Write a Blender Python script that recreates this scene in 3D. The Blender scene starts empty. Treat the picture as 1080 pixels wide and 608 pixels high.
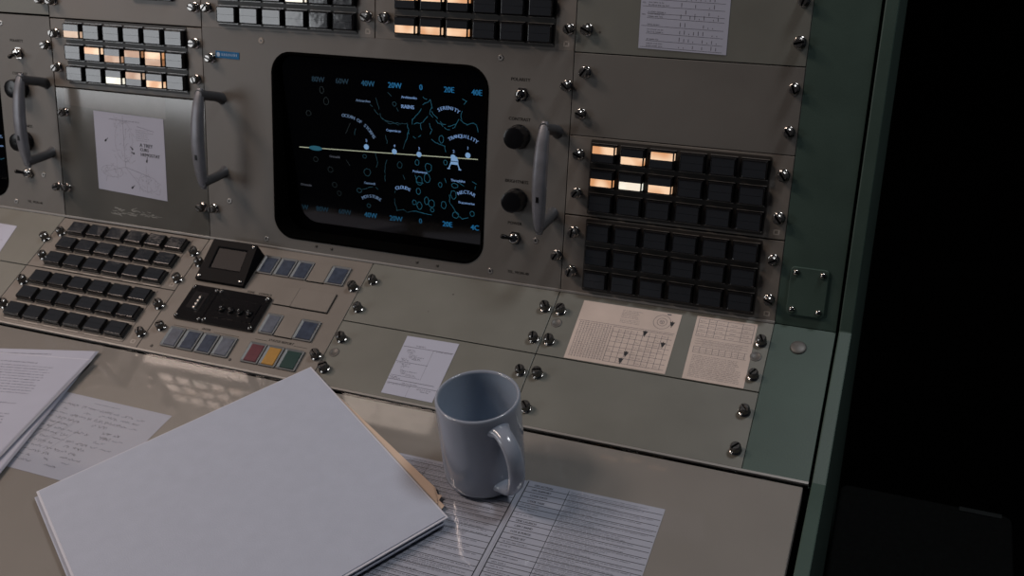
import bpy, math, random
from mathutils import Matrix, Vector
random.seed(7)
C = bpy.context.scene.collection
S1 = 0.001
A_V = math.radians(16.81)      # monitor wall leans back
B_S = math.radians(18.2465)    # key shelf slopes down
LS = 183.1                     # depth of the sloping shelf (mm)
YD, ZD = -LS*math.cos(B_S), -LS*math.sin(B_S)

# ------------------------------------------------------------------ frames (mm, x along the console)
def FV(u, v, n=0):
    return Matrix.Translation(Vector((u, v*math.sin(A_V)-n*math.cos(A_V), v*math.cos(A_V)+n*math.sin(A_V)))*S1) @ Matrix.Rotation(math.pi/2-A_V, 4, 'X')
def FS(u, v, n=0):             # v is negative going down the slope
    return Matrix.Translation(Vector((u, v*math.cos(B_S)-n*math.sin(B_S), v*math.sin(B_S)+n*math.cos(B_S)))*S1) @ Matrix.Rotation(B_S, 4, 'X')
def FD(u, v, n=0, rz=0):       # v negative towards the operator
    return Matrix.Translation(Vector((u, YD+v, ZD+n))*S1) @ Matrix.Rotation(rz, 4, 'Z')
I4 = Matrix.Identity(4)
def T(x, y, z): return Matrix.Translation(Vector((x, y, z))*S1)

# ------------------------------------------------------------------ materials
def mat(name, col, rough=.5, metal=0, spec=.5, emit=None, estr=1, coat=0, coat_r=.03, noise=0, nscale=40, bump=0, bscale=200, rvar=0, col2=None, bdist=.0006):
    m = bpy.data.materials.new(name); m.use_nodes = True
    nt = m.node_tree; N = nt.nodes; L = nt.links; b = N['Principled BSDF']
    b.inputs['Base Color'].default_value = (*col, 1); b.inputs['Roughness'].default_value = rough
    b.inputs['Metallic'].default_value = metal; b.inputs['Specular IOR Level'].default_value = spec
    b.inputs['Coat Weight'].default_value = coat; b.inputs['Coat Roughness'].default_value = coat_r
    if emit:
        b.inputs['Emission Color'].default_value = (*emit, 1); b.inputs['Emission Strength'].default_value = estr
    if noise or rvar or bump:
        tc = N.new('ShaderNodeTexCoord')
        geo = N.new('ShaderNodeNewGeometry')
        nz = N.new('ShaderNodeTexNoise'); nz.inputs['Scale'].default_value = nscale; nz.inputs['Detail'].default_value = 5
        L.new(geo.outputs['Position'], nz.inputs['Vector'])
        if noise:
            r = N.new('ShaderNodeValToRGB'); r.color_ramp.elements[0].position = .3; r.color_ramp.elements[1].position = .72
            c2 = col2 or tuple(c*(1-noise) for c in col)
            r.color_ramp.elements[0].color = (*c2, 1); r.color_ramp.elements[1].color = (*col, 1)
            L.new(nz.outputs['Fac'], r.inputs['Fac']); L.new(r.outputs['Color'], b.inputs['Base Color'])
        if rvar:
            mr = N.new('ShaderNodeMapRange'); mr.inputs['To Min'].default_value = max(0, rough-rvar); mr.inputs['To Max'].default_value = rough+rvar
            L.new(nz.outputs['Fac'], mr.inputs['Value']); L.new(mr.outputs['Result'], b.inputs['Roughness'])
        if bump:
            n2 = N.new('ShaderNodeTexNoise'); n2.inputs['Scale'].default_value = bscale; n2.inputs['Detail'].default_value = 3
            L.new(geo.outputs['Position'], n2.inputs['Vector'])
            bp = N.new('ShaderNodeBump'); bp.inputs['Strength'].default_value = bump; bp.inputs['Distance'].default_value = bdist
            L.new(n2.outputs['Fac'], bp.inputs['Height']); L.new(bp.outputs['Normal'], b.inputs['Normal'])
    return m
M = {}
M['paint'] = mat('grey_green_panel_paint', (.150,.152,.135), .45, noise=.14, nscale=18, bump=.12, bscale=900, rvar=.06)
M['paint_warm'] = mat('warm_grey_module_paint', (.165,.148,.132), .45, noise=.12, nscale=22, bump=.12, bscale=900, rvar=.06)
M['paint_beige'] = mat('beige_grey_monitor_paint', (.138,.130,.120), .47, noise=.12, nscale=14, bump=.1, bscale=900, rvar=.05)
M['green'] = mat('sea_green_frame_paint', (.044,.076,.063), .5, noise=.2, nscale=16, bump=.15, bscale=700, rvar=.06)
M['desk'] = mat('beige_laminate', (.25,.229,.217), .5, noise=.10, nscale=9, bump=.08, bscale=300)
M['black'] = mat('black_phenolic', (.005,.005,.006), .2, spec=.3)
M['blackmatte'] = mat('black_shadowed_interior', (.002,.002,.002), .9, spec=.0)
M['hood'] = mat('black_crackle_housing', (.005,.005,.006), .55, spec=.06)
M['kframe'] = mat('dull_nickel_key_frame', (.16,.16,.16), .5, metal=.6)
M['land'] = mat('worn_screw_head', (.30,.29,.28), .22, metal=.85, noise=.5, nscale=400)
M['field'] = mat('dark_brown_key_field', (.022,.018,.015), .5)
M['plug'] = mat('tarnished_plug', (.11,.105,.10), .5, metal=.3)
M['knurl'] = mat('dark_knurled_nickel', (.13,.125,.12), .3, metal=.8)
M['cap'] = mat('black_button_body', (.006,.006,.007), .22, spec=.5)
M['lens'] = mat('dark_smoked_lens', (.024,.027,.032), .11, spec=.75, bump=.4, bscale=30, bdist=.0014)
M['lens_side'] = mat('clear_button_rim', (.16,.15,.14), .15)
M['chrome'] = mat('nickel_plate', (.50,.48,.46), .16, metal=1, noise=.3, nscale=120)
M['steel'] = mat('dull_steel', (.42,.40,.38), .36, metal=.85, noise=.3, nscale=90)
M['alu'] = mat('brushed_aluminium_handle', (.19,.195,.22), .42, metal=.35, noise=.25, nscale=70, bump=.2, bscale=500)
M['alu_d'] = mat('dark_grey_handle_leg', (.06,.062,.068), .5, metal=.2)
M['paper'] = mat('white_paper', (.39,.405,.50), .75, noise=.04, nscale=30, bump=.15, bscale=120)
M['paper_w'] = mat('bright_white_paper', (.50,.52,.625), .75, noise=.04, nscale=30)
M['cream'] = mat('aged_cream_card', (.55,.455,.405), .6, noise=.2, nscale=24)
M['manila'] = mat('manila_card', (.60,.47,.375), .65, noise=.06, nscale=40)
M['ink'] = mat('grey_print_ink', (.085,.085,.105), .7)
M['ink2'] = mat('faint_pencil_ink', (.16,.16,.19), .7)
M['inkd'] = mat('dark_print_ink', (.02,.02,.025), .7)
M['legend'] = mat('black_engraved_legend', (.012,.011,.010), .8, spec=.1)
M['strip'] = mat('pale_metal_edging', (.30,.29,.28), .35, metal=.3)
M['board'] = mat('white_cloth_board', (.39,.425,.52), .62, noise=.05, nscale=60, bump=.35, bscale=700)
M['board_edge'] = mat('pale_board_edge', (.52,.53,.60), .6)
M['mug'] = mat('blue_grey_glaze', (.265,.295,.36), .16, spec=.5, noise=.08, nscale=18, coat=.3)
M['mug_in'] = mat('blue_glaze_interior', (.34,.41,.51), .25, noise=.12, nscale=25)
M['blue_tape'] = mat('blue_embossed_tape', (.004,.13,.33), .5, spec=.2, noise=.3, nscale=300)
M['tape_white'] = mat('raised_white_lettering', (.35,.45,.6), .5)
M['red_l'] = mat('red_lens', (.10,.022,.035), .3, noise=.2, nscale=200)
M['yel_l'] = mat('amber_lens', (.34,.18,.03), .35, noise=.15, nscale=200)
M['grn_l'] = mat('green_lens', (.006,.038,.036), .3, noise=.2, nscale=200)
M['blue_l'] = mat('slate_blue_lens', (.05,.065,.10), .22, noise=.4, nscale=140)
M['pale_l'] = mat('pale_slate_lens', (.11,.125,.16), .25, noise=.3, nscale=140)
M['tag'] = mat('pale_panel_marking', (.33,.30,.27), .6)
M['carpet'] = mat('dark_carpet', (.0012,.0012,.0012), .95, spec=0, noise=.3, nscale=200)
M['darkwall'] = mat('dark_wall_paint', (.001,.001,.001), .9, spec=0, noise=.2, nscale=5)
M['case'] = mat('black_woven_cover', (.004,.0045,.0045), .85, spec=.1, noise=.4, nscale=160, bump=.4, bscale=600)
M['binding'] = mat('dark_grey_edge_binding', (.018,.02,.02), .6, spec=.1, noise=.2, nscale=60)
M['spot'] = mat('dark_wear_mark', (.05,.045,.04), .6)
M['laminate'] = mat('clear_plastic_over_grey_panel', (.105,.105,.098), .12, spec=.85, noise=.12, nscale=18, rvar=.03)
M['stain'] = mat('pale_tape_residue', (.26,.26,.24), .5, noise=.35, nscale=60)
M['residue'] = mat('faint_tape_residue', (.135,.130,.120), .14, spec=.85, noise=.1, nscale=60)
M['ghost'] = mat('screen_glass_black', (.0012,.0012,.0016), .06, spec=.5)
M['win'] = mat('dark_readout_filter', (.004,.004,.006), .45, spec=.12)

def lit_mat(name, c1, c2, e):
    m = bpy.data.materials.new(name); m.use_nodes = True
    nt = m.node_tree; N = nt.nodes; L = nt.links; b = N['Principled BSDF']
    b.inputs['Base Color'].default_value = (.3,.25,.2,1); b.inputs['Roughness'].default_value = .25
    geo = N.new('ShaderNodeNewGeometry'); nz = N.new('ShaderNodeTexNoise'); nz.inputs['Scale'].default_value = 55; nz.inputs['Detail'].default_value = 0
    r = N.new('ShaderNodeValToRGB'); r.color_ramp.elements[0].position = .36; r.color_ramp.elements[1].position = .64
    r.color_ramp.elements[0].color = (*c1,1); r.color_ramp.elements[1].color = (*c2,1)
    L.new(geo.outputs['Position'], nz.inputs['Vector']); L.new(nz.outputs['Fac'], r.inputs['Fac']); L.new(r.outputs['Color'], b.inputs['Emission Color'])
    b.inputs['Emission Strength'].default_value = e
    return m
M['lit'] = lit_mat('lit_amber_legend', (.72,.32,.13), (1,.66,.42), .92)
M['litw'] = lit_mat('lit_white_legend', (.9,.8,.66), (1,1,.85), 1.0)
M['litdim'] = lit_mat('dim_lit_amber_legend', (.45,.2,.09), (.75,.5,.34), .7)
def em(name, c, s):
    m = mat(name, (.0,.0,.0), .5, emit=c, estr=s); return m
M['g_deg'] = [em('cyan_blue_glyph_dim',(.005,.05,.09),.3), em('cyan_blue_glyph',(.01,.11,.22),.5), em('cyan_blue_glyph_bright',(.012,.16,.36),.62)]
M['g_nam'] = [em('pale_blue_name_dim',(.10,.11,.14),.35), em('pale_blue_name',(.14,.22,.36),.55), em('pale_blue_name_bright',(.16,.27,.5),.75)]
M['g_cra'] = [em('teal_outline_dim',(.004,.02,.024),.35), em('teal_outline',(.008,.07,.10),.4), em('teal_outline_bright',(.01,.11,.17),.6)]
M['g_line'] = em('pale_yellow_track_line',(.42,.44,.32),.8)
M['g_dot'] = em('pale_blue_site_marker',(.17,.3,.5),1)

# thin clear sheet: transparent with Fresnel gloss
m = bpy.data.materials.new('clear_acrylic_sheet'); m.use_nodes = True
nt = m.node_tree; nt.nodes.remove(nt.nodes['Principled BSDF'])
tr = nt.nodes.new('ShaderNodeBsdfTransparent'); tr.inputs['Color'].default_value = (.97,.975,.97,1)
gl = nt.nodes.new('ShaderNodeBsdfGlossy'); gl.inputs['Roughness'].default_value = .062
fr0 = nt.nodes.new('ShaderNodeFresnel'); fr0.inputs['IOR'].default_value = 1.5
gb = nt.nodes.new('ShaderNodeNewGeometry'); inv_ = nt.nodes.new('ShaderNodeMath'); inv_.operation = 'SUBTRACT'; inv_.inputs[0].default_value = 1
fr = nt.nodes.new('ShaderNodeMath'); fr.operation = 'MULTIPLY'
nt.links.new(gb.outputs['Backfacing'], inv_.inputs[1]); nt.links.new(fr0.outputs[0], fr.inputs[0]); nt.links.new(inv_.outputs[0], fr.inputs[1])
mx = nt.nodes.new('ShaderNodeMixShader')
nt.links.new(fr.outputs[0], mx.inputs[0]); nt.links.new(tr.outputs[0], mx.inputs[1]); nt.links.new(gl.outputs[0], mx.inputs[2])
nt.links.new(mx.outputs[0], nt.nodes['Material Output'].inputs['Surface']); M['acrylic'] = m

# ------------------------------------------------------------------ mesh builder
class MB:
    def __init__(s): s.v = []; s.f = []; s.m = []; s.mats = []; s.sm = []
    def mi(s, m):
        if m not in s.mats: s.mats.append(m)
        return s.mats.index(m)
    def add(s, vs, fs, m, X=I4, smooth=False):
        k = len(s.v); i = s.mi(m)
        R = X.to_3x3(); t = X.translation/S1
        s.v += [tuple(R @ Vector(p) + t) for p in vs]
        for f in fs: s.f.append(tuple(k+j for j in f)); s.m.append(i); s.sm.append(smooth)
        return s
    def box(s, x0, x1, y0, y1, z0, z1, m, X=I4):
        vs = [(x,y,z) for z in (z0,z1) for y in (y0,y1) for x in (x0,x1)]
        return s.add(vs, [(0,2,3,1),(4,5,7,6),(0,1,5,4),(2,6,7,3),(0,4,6,2),(1,3,7,5)], m, X)
    def quad(s, pts, z, m, X=I4):
        return s.add([(p[0],p[1],z) for p in pts], [(0,1,2,3)], m, X)
    def rect(s, x0, x1, y0, y1, z, m): return s.quad([(x0,y0),(x1,y0),(x1,y1),(x0,y1)], z, m)
    def prism(s, pts, z0, z1, m, X=I4, top=True, bot=True):
        n = len(pts); vs = [(x,y,z0) for x,y in pts]+[(x,y,z1) for x,y in pts]
        fs = [(i,(i+1)%n,n+(i+1)%n,n+i) for i in range(n)]
        if top: fs.append(tuple(range(n,2*n)))
        if bot: fs.append(tuple(reversed(range(n))))
        return s.add(vs, fs, m, X)
    def loops(s, Ls, m, X=I4, cap0=True, cap1=True, smooth=True):
        n = len(Ls[0]); vs = [p for l in Ls for p in l]; fs = []
        for k in range(len(Ls)-1):
            for i in range(n): fs.append((k*n+i, k*n+(i+1)%n, (k+1)*n+(i+1)%n, (k+1)*n+i))
        s.add(vs, fs, m, X, smooth)
        if cap0: s.add(Ls[0], [tuple(reversed(range(n)))], m, X)
        if cap1: s.add(Ls[-1], [tuple(range(n))], m, X)
        return s
    def lathe(s, prof, m, X=I4, n=24, cap0=True, cap1=True, smooth=True, c=(0,0)):
        Ls = [[(c[0]+r*math.cos(2*math.pi*i/n), c[1]+r*math.sin(2*math.pi*i/n), z) for i in range(n)] for r,z in prof]
        return s.loops(Ls, m, X, cap0, cap1, smooth)
    def seg(s, a, b, w, z, m):
        dx, dy = b[0]-a[0], b[1]-a[1]; l = math.hypot(dx,dy) or 1; nx, ny = -dy/l*w/2, dx/l*w/2
        return s.quad([(a[0]-nx,a[1]-ny),(b[0]-nx,b[1]-ny),(b[0]+nx,b[1]+ny),(a[0]+nx,a[1]+ny)], z, m)
    def line(s, pts, w, z, m):
        for a,b in zip(pts, pts[1:]): s.seg(a, b, w, z, m)
    def build(s, name, parent=None, X=None, bevel=0, seg=2, smooth_all=False):
        me = bpy.data.meshes.new(name)
        me.from_pydata([(a*S1,b*S1,c*S1) for a,b,c in s.v], [], s.f)
        for mm in s.mats: me.materials.append(mm)
        me.polygons.foreach_set('material_index', s.m); me.polygons.foreach_set('use_smooth', s.sm); me.update()
        o = bpy.data.objects.new(name, me); C.objects.link(o)
        if parent: o.parent = parent
        if X is not None: o.matrix_local = X
        if bevel:
            b = o.modifiers.new('bevel','BEVEL'); b.width = bevel*S1; b.segments = seg; b.limit_method = 'ANGLE'; b.angle_limit = math.radians(40)
        return o
def rrect(x0, x1, y0, y1, r, n=6):
    P = []
    for cx, cy, a in ((x1-r,y0+r,-90),(x1-r,y1-r,0),(x0+r,y1-r,90),(x0+r,y0+r,180)):
        for i in range(n+1):
            t = math.radians(a+90*i/n); P.append((cx+r*math.cos(t), cy+r*math.sin(t)))
    return P
def tag(o, label=None, cat=None, group=None, kind=None):
    if label: o['label'] = label
    if cat: o['category'] = cat
    if group: o['group'] = group
    if kind: o['kind'] = kind
    return o
def empty(name, X, label=None, cat=None, group=None):
    o = bpy.data.objects.new(name, None); o.empty_display_size = .02; C.objects.link(o); o.matrix_world = X
    return tag(o, label, cat, group)
def kids(o): return [c for c in C.objects if c.parent == o]
def put(proto, parent, X):      # copy of a part and of its sub-parts
    c = proto.copy(); C.objects.link(c); c.parent = parent; c.matrix_local = X
    for k in PK.get(proto.name, []):
        q = k.copy(); C.objects.link(q); q.parent = c; q.matrix_local = k.matrix_local
    return c
PK = {}
_txt = {}
def text_geo(s):
    if s in _txt: return _txt[s]
    cu = bpy.data.curves.new('t','FONT'); cu.body = s; cu.size = 1; cu.align_x = 'CENTER'; cu.align_y = 'CENTER'; cu.resolution_u = 2
    o = bpy.data.objects.new('t', cu); C.objects.link(o)
    dg = bpy.context.evaluated_depsgraph_get(); dg.update()
    me = bpy.data.meshes.new_from_object(o.evaluated_get(dg))
    r = ([tuple(v.co) for v in me.vertices], [tuple(p.vertices) for p in me.polygons])
    bpy.data.objects.remove(o); bpy.data.curves.remove(cu); bpy.data.meshes.remove(me)
    _txt[s] = r; return r
def text(mb, s, x, y, z, size, m, rot=0, sx=1, bold=0):
    vs, fs = text_geo(s); c, q = math.cos(rot), math.sin(rot)
    for ox in ((0,) if not bold else (-bold/2, bold/2)):
        P = [(v[0]*size*sx+ox, v[1]*size) for v in vs]
        mb.add([(x+p[0]*c-p[1]*q, y+p[0]*q+p[1]*c, z) for p in P], fs, m)
def arctext(mb, s, cx, cy, R, a0, a1, z, size, m, bold=0):
    n = len(s)
    for i, ch in enumerate(s):
        if ch == ' ': continue
        a = math.radians(a0+(a1-a0)*i/(n-1)); text(mb, ch, cx+R*math.cos(a), cy+R*math.sin(a), z, size, m, a-math.pi/2, bold=bold)
rg = random.Random(3)
def greek(mb, x0, x1, y, z, h, m, fill=1.0, cw=None, slope=0):   # a line of print too small to read
    cw = cw or h*.62; x = x0; end = x0+(x1-x0)*fill
    while x < end-cw:
        w = rg.randint(2,8)
        for _ in range(w):
            if x > end-cw: break
            k = rg.random(); hh = h*(.7 if k < .6 else 1)
            yy = y+slope*(x-x0)
            mb.rect(x, x+cw*.62*rg.uniform(.6,1), yy, yy+hh, z, m) if k < .55 else mb.rect(x, x+cw*.3, yy, yy+hh, z, m)
            if k > .8: mb.rect(x, x+cw*.7, yy, yy+h*.2, z, m)
            x += cw
        x += cw*.9
def scribble(mb, x, y, z, w, h, m, n=8, t=.28):
    P = [(x+w*i/n+rg.uniform(-.3,.3)*w/n, y+rg.uniform(-.5,.5)*h) for i in range(n+1)]
    mb.line(P, t, z, m)

# ------------------------------------------------------------------ shared parts (prototypes are linked once under their first owner)
protos = []
def proto_thumb_screw():
    mb = MB()
    mb.lathe([(6.4,0),(6.4,1.0),(5.6,1.6),(4.4,1.8),(4.2,3.2)], M['chrome'], n=20, cap0=False)
    # knurled head with a screwdriver slot
    n = 36
    def ring(r, z, k=.45): return [((r-(k if i%2 else 0))*math.cos(2*math.pi*i/n), (r-(k if i%2 else 0))*math.sin(2*math.pi*i/n), z) for i in range(n)]
    mb.loops([ring(4.6,3.0,0), ring(5.5,3.6), ring(5.5,8.6), ring(4.9,9.4,0)], M['knurl'], smooth=False, cap1=False)
    # top with slot: two half-moon lands and a sunken floor
    for sgn in (1,-1):
        P = [(5.0*math.cos(math.radians(a)), sgn*5.0*math.sin(math.radians(a))) for a in range(12,169,12)]
        if sgn < 0: P = P[::-1]
        mb.prism(P, 8.4, 9.3, M['land'], top=False); P2 = [(p[0]*.72, p[1]*.72+sgn*.28) for p in P]; n_ = len(P); mb.add([(*p,9.3) for p in P]+[(*p,10.5) for p in P2], [(i,(i+1)%n_,n_+(i+1)%n_,n_+i) for i in range(n_)]+[tuple(range(n_,2*n_))], M['land'])
    mb.lathe([(5.0,8.6),(.1,8.6)], M['black'], n=18, cap0=False)
    return mb
_m = proto_thumb_screw()
def mesh_of(mb, name):
    o = mb.build(name); me = o.data; C.objects.unlink(o); bpy.data.objects.remove(o); return me
ME_SCREW = mesh_of(_m, 'thumb_screw')
def inst(name, me, parent, X):
    o = bpy.data.objects.new(name, me); C.objects.link(o); o.parent = parent; o.matrix_local = X; return o
def screws(parent, pts, z=0):
    for (x,y) in pts: inst('thumb_screw', ME_SCREW, parent, T(x,y,z) @ Matrix.Rotation(rg.uniform(0,3.14),4,'Z') @ Matrix.Scale(rg.uniform(.95,1.06),4))
mb = MB(); mb.lathe([(3.6,-.3),(3.6,.25),(3.0,.6)], M['steel'], n=16, cap0=False); mb.lathe([(1.3,.62),(1.1,.64)], M['black'], n=6)
ME_FLAT = mesh_of(mb, 'flush_screw')
mb = MB(); mb.lathe([(3.8,-.3),(3.8,.25),(3.2,.6)], M['tag'], n=16, cap0=False); mb.lathe([(1.4,.62),(1.2,.64)], M['black'], n=6)
ME_FLAT_PALE = mesh_of(mb, 'flush_screw')
mb = MB(); mb.lathe([(6.0,-.3),(6.0,.5),(5.0,.9),(4.6,.5),(.3,.3)], M['plug'], n=20, cap0=False)
ME_PLUG = mesh_of(mb, 'hole_plug')
mb = MB(); mb.lathe([(3.6,0),(3.5,1.2),(2.4,2.4),(.8,2.9)], M['chrome'], n=14, cap0=False); mb.rect(-2.5,2.5,-.35,.35,2.95,M['black'])
ME_DOME = mesh_of(mb, 'dome_screw')

# push button: chrome holder, black tapered cap, smoked lens in two halves
mb = MB()
mb.prism(rrect(-14.2,14.2,-11.0,11.0,1.0,3), 0, 1.6, M['black'])
for (a,b,c,d) in ((-14.2,14.2,-11.0,-10.3),(-14.2,14.2,10.3,11.0)): mb.box(a,b,c,d,1.6,2.5,M['lens_side'])
ME_HOLDER = mesh_of(mb, 'button_holder')
mb = MB()
def rr3(w,h,r,z): return [(x,y,z) for x,y in rrect(-w/2,w/2,-h/2,h/2,r,3)]
mb.loops([rr3(26.6,19.4,1,1.5), rr3(26.4,19.2,1,6.6), rr3(25.0,17.8,1,8.2), rr3(24.2,17.0,.8,8.3)], M['cap'], smooth=False, cap0=False, cap1=False)
mb.loops([rr3(24.2,17.0,.8,8.3), rr3(23.4,16.2,.8,7.8)], M['cap'], smooth=False, cap0=False, cap1=False)
ME_CAP = mesh_of(mb, 'button_cap')
def lens_mesh(top, bot):
    mb = MB()
    mb.rect(-11.8,11.8,.1,8.2,7.95,top); mb.rect(-11.8,11.8,-8.2,-.1,7.95,bot)
    for m_,a,b in ((top,.4,8.0),(bot,-8.0,-.4)):
        if m_ is not M['lens']: mb.add([(13.36,a,2.0),(13.36,b,2.0),(13.3,b,6.2),(13.3,a,6.2)],[(0,1,2,3)],m_); mb.rect(-11.8,11.8,-.1,.1,7.94,M['cap'])  # lit side strip: light leaking through the cap side, put in as glow
    return mesh_of(mb, 'legend_lens')
LM = {}
def button(parent, x, y, code):
    h = inst('push_button', ME_HOLDER, parent, T(x,y,0))
    inst('button_cap', ME_CAP, h, I4)
    t, b = code
    if code not in LM: LM[code] = lens_mesh({'-':M['lens'],'o':M['lit'],'w':M['litw'],'d':M['litdim']}[t], {'-':M['lens'],'o':M['lit'],'w':M['litw'],'d':M['litdim']}[b])
    l = inst('legend_lens', LM[code], h, I4)
    if code == '--': return
    l['label'] = 'lit amber legend' if 'o' in code or 'd' in code else 'lit white legend'
# lit codes: (row from the top, column) -> halves
def pbi(F, u0, v0, oy, label, lit={}, hh=88.0, bottomtag=False, fz=()):
    t = empty('push_button_module', F(u0, v0), label, 'push button panel', 'push button modules')
    p = MB(); p.box(.45,240.85,.45,hh,-4,0,M['paint_warm'])
    if bottomtag: pass
    p.build('face_plate', t, bevel=.5)
    g = MB(); g.prism(rrect(25.5,218.6,oy-14.0,oy+54.5+14.0,1.5,2), 0, .7, M['field'] if F is FV else M['paint_warm'])
    g.build('button_field', t)
    for r in range(3):
        for c in range(6):
            button(t, 41.3+32.32*c, oy+27.25*(2-r), lit.get((r,c),'--'))
    if F is FS:
        for r in range(3):
            for c in range(6):
                s = MB(); s.box(41.3+32.32*c-11, 41.3+32.32*c+11, oy+27.25*(2-r)-14.0, oy+27.25*(2-r)-12.6, .7, 1.0, M['tag']); s.build('legend_strip', t)
    screws(t, fz or [(9.6,25.5),(9.6,69.5),(231.8,25.5),(231.8,69.5)])
    mk = MB(); mk.rect(228.5,230.0,5.5,10.5,.08,M['tag']); mk.rect(233.5,235,5.5,10.5,.08,M['tag']); mk.rect(228.5,235,5,6.2,.08,M['tag']); mk.rect(228.5,235,9.5,10.7,.08,M['tag'])
    mk.build('inspection_stamp', t)
    return t
def blank(F, u0, v0, w, h, label, m='paint', fz=None, cat='panel', marks=()):
    t = empty('blank_panel', F(u0, v0), label, cat, 'blank rack panels')
    p = MB(); p.box(.45,w-.45,.45,h-.45,-4,0,M[m]); p.build('face_plate', t, bevel=.5)
    if fz: screws(t, fz)
    if marks:
        k = MB()
        for (x,y,r) in marks: k.prism([(x+r*math.cos(a*.9)*1.0,y+r*math.sin(a*.9)) for a in range(7)], .02,.08, M['spot'])
        k.build('wear_mark', t)
    return t
W1 = 241.3; H1 = 88.9

# ------------------------------------------------------------------ setting
def struct(name, mb):
    o = mb.build(name); o['kind'] = 'structure'; return o
FLZ = ZD-740
mb = MB(); mb.box(-6000,6000,-3500,2600,FLZ-20,FLZ,M['carpet']); struct('floor', mb)
mb = MB(); mb.box(-6000,6000,2600,2650,FLZ,4500,M['darkwall']); struct('wall_back', mb)

# ------------------------------------------------------------------ console frame
fr = empty('console_frame', T(0,YD,ZD), 'sea green steel frame and end plate of the control console', 'console')
O = T(0,YD,ZD).inverted()
mb = MB(); mb.box(723.9,786.5,-.2,640,-6,-.6,M['green']); mb.build('upright_margin', fr, O@FV(0,0), bevel=.4)
mb = MB(); mb.box(723.9,786.5,-LS+1.5,0,-6,-.6,M['green']); mb.build('shelf_margin', fr, O@FS(0,0), bevel=.4)
# end plate follows the profile of wall, shelf and desk; its edge stands 3 mm proud
def vp(v,n): return (v*math.sin(A_V)-n*math.cos(A_V), v*math.cos(A_V)+n*math.sin(A_V))
def spf(s,n): return (-s*math.cos(B_S)-n*math.sin(B_S), -s*math.sin(B_S)+n*math.cos(B_S))
n0 = 3.0
hy, hz = spf(0,n0); 
prof = [vp(640,n0), (0-n0*.95, n0*1.1), spf(LS,n0), (YD-430,ZD+5), (YD-430,ZD-60), (YD-60,ZD-140), (YD-60,FLZ), (500,FLZ), (500,640)]
mb = MB(); P = [(y,z) for y,z in prof]; n = len(P)
vs = [(789.5,y,z) for y,z in P]+[(802.5,y,z) for y,z in P]
mb.add(vs, [tuple(range(n)), tuple(reversed(range(n,2*n)))]+[(i,n+i,n+(i+1)%n,(i+1)%n) for i in range(n)], M['green'])
mb.build('end_plate', fr, O, bevel=1.2)
mb = MB(); mb.box(786.5,789.5,-2,640,-14,-9,M['blackmatte']); mb.box(-900,800,-20,640,-60,-56,M['blackmatte']); mb.build('backing_sheet', fr, O@FV(0,0))
mb = MB(); mb.box(786.5,789.5,-LS-5,0,-14,-9,M['blackmatte']); mb.box(-900,786.5,-LS-2,5,-30,-26,M['blackmatte']); mb.build('shelf_backing', fr, O@FS(0,0))
mb = MB(); mb.box(-900,724,356.2,640,-5,-.8,M['paint']); mb.build('upper_fascia', fr, O@FV(0,0), bevel=.4)
mb = MB(); mb.box(-900,723.9,-.6,2.4,.05,1.7,M['strip']); mb.build('hinge_strip', fr, O@FV(0,0), bevel=.6)
mb = MB(); mb.box(-900,786.5,-LS-1.2,-LS+1.2,-8,.9,M['strip']); mb.box(-900,786.5,-LS-3.2,-LS-1.4,-9,-2.5,M['blackmatte']); mb.build('shelf_edge_strip', fr, O@FS(0,0))
# access cover on the green upright
mb = MB(); mb.prism(rrect(733.8,772.3,12.8,64.6,4,4), -.6, 2.4, M['green']); ac = mb.build('access_cover', fr, O@FV(0,0), bevel=.6)
for (x,y) in ((739.5,58.8),(766.5,58.8),(766.5,18.4),(739.5,18.4)): inst('dome_screw', ME_DOME, ac, T(x,y,2.4))
mb = MB(); mb.lathe([(8.2,-.6),(8.2,.6),(7,1.4),(4,2.0),(.5,2.2)], M['plug'], n=28, cap0=False); mb.build('round_plug', fr, O@FS(752.6,-27.3))
mb = MB(); mb.box(-900,800,YD+2,YD+10,ZD-200,ZD-8,M['green']); mb.build('apron', fr, O)

# ------------------------------------------------------------------ worktop + acrylic cover
wt = empty('worktop', FD(-725,-2.5,0), 'beige laminate writing surface in front of the console', 'worktop')
mb = MB(); mb.box(-175,725+782.3,-428,0,-22,-3.6,M['desk']); mb.build('laminate_top', wt, bevel=1.0)
ac = MB(); ac.box(-900,781.8,-430,-3.0,-3.0,-.2,M['acrylic']); o = ac.build('clear_desk_cover', None, None, bevel=.5)
o.matrix_world = FD(0,0,0); tag(o, 'clear glossy plastic sheet covering the beige writing surface', 'desk cover')
ZU = -3.45   # level of papers under the clear sheet

# ------------------------------------------------------------------ push button modules
pbi(FV, -W1, 178, 19.6, 'push button panel left of the large black screen, most keys glowing grey white or amber',
    {(0,0):'-d',(1,1):'o-',(1,2):'-d',(1,3):'d-',(1,4):'od',(2,2):'-w',(2,3):'d-',(2,4):'-o'})
pbi(FV, 0, 267.2, 17.3, 'push button panel above the blue embossed tape, top edge of the photo',
    {(1,3):'-w',(0,1):'o-',(0,4):'o-'}, fz=[(10.8,24.0),(10.8,68),(234.3-3,24.2),(231.5,68)])
pbi(FV, 2*W1*.5+0, 267.2, 17.3, 'push button panel above the black screen with three amber keys in its bottom row',
    {(2,0):'-o',(2,1):'-o',(2,2):'-o',(1,0):'o-',(1,1):'o-',(1,2):'o-',(0,1):'-o',(0,3):'o-'}, fz=[(13.4,24),(13.4,68),(234.3,23.6),(232,68)])
pbi(FV, 2*W1, 90.2, 17.2, 'push button panel on the right with six keys lit in amber',
    {(0,0):'o-',(0,1):'-o',(0,2):'o-',(1,0):'-o',(1,1):'-w',(1,2):'-o'}, fz=[(12.6,25.3),(12.6,68.2),(232.5,23.2),(232.2,67.7)])
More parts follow.
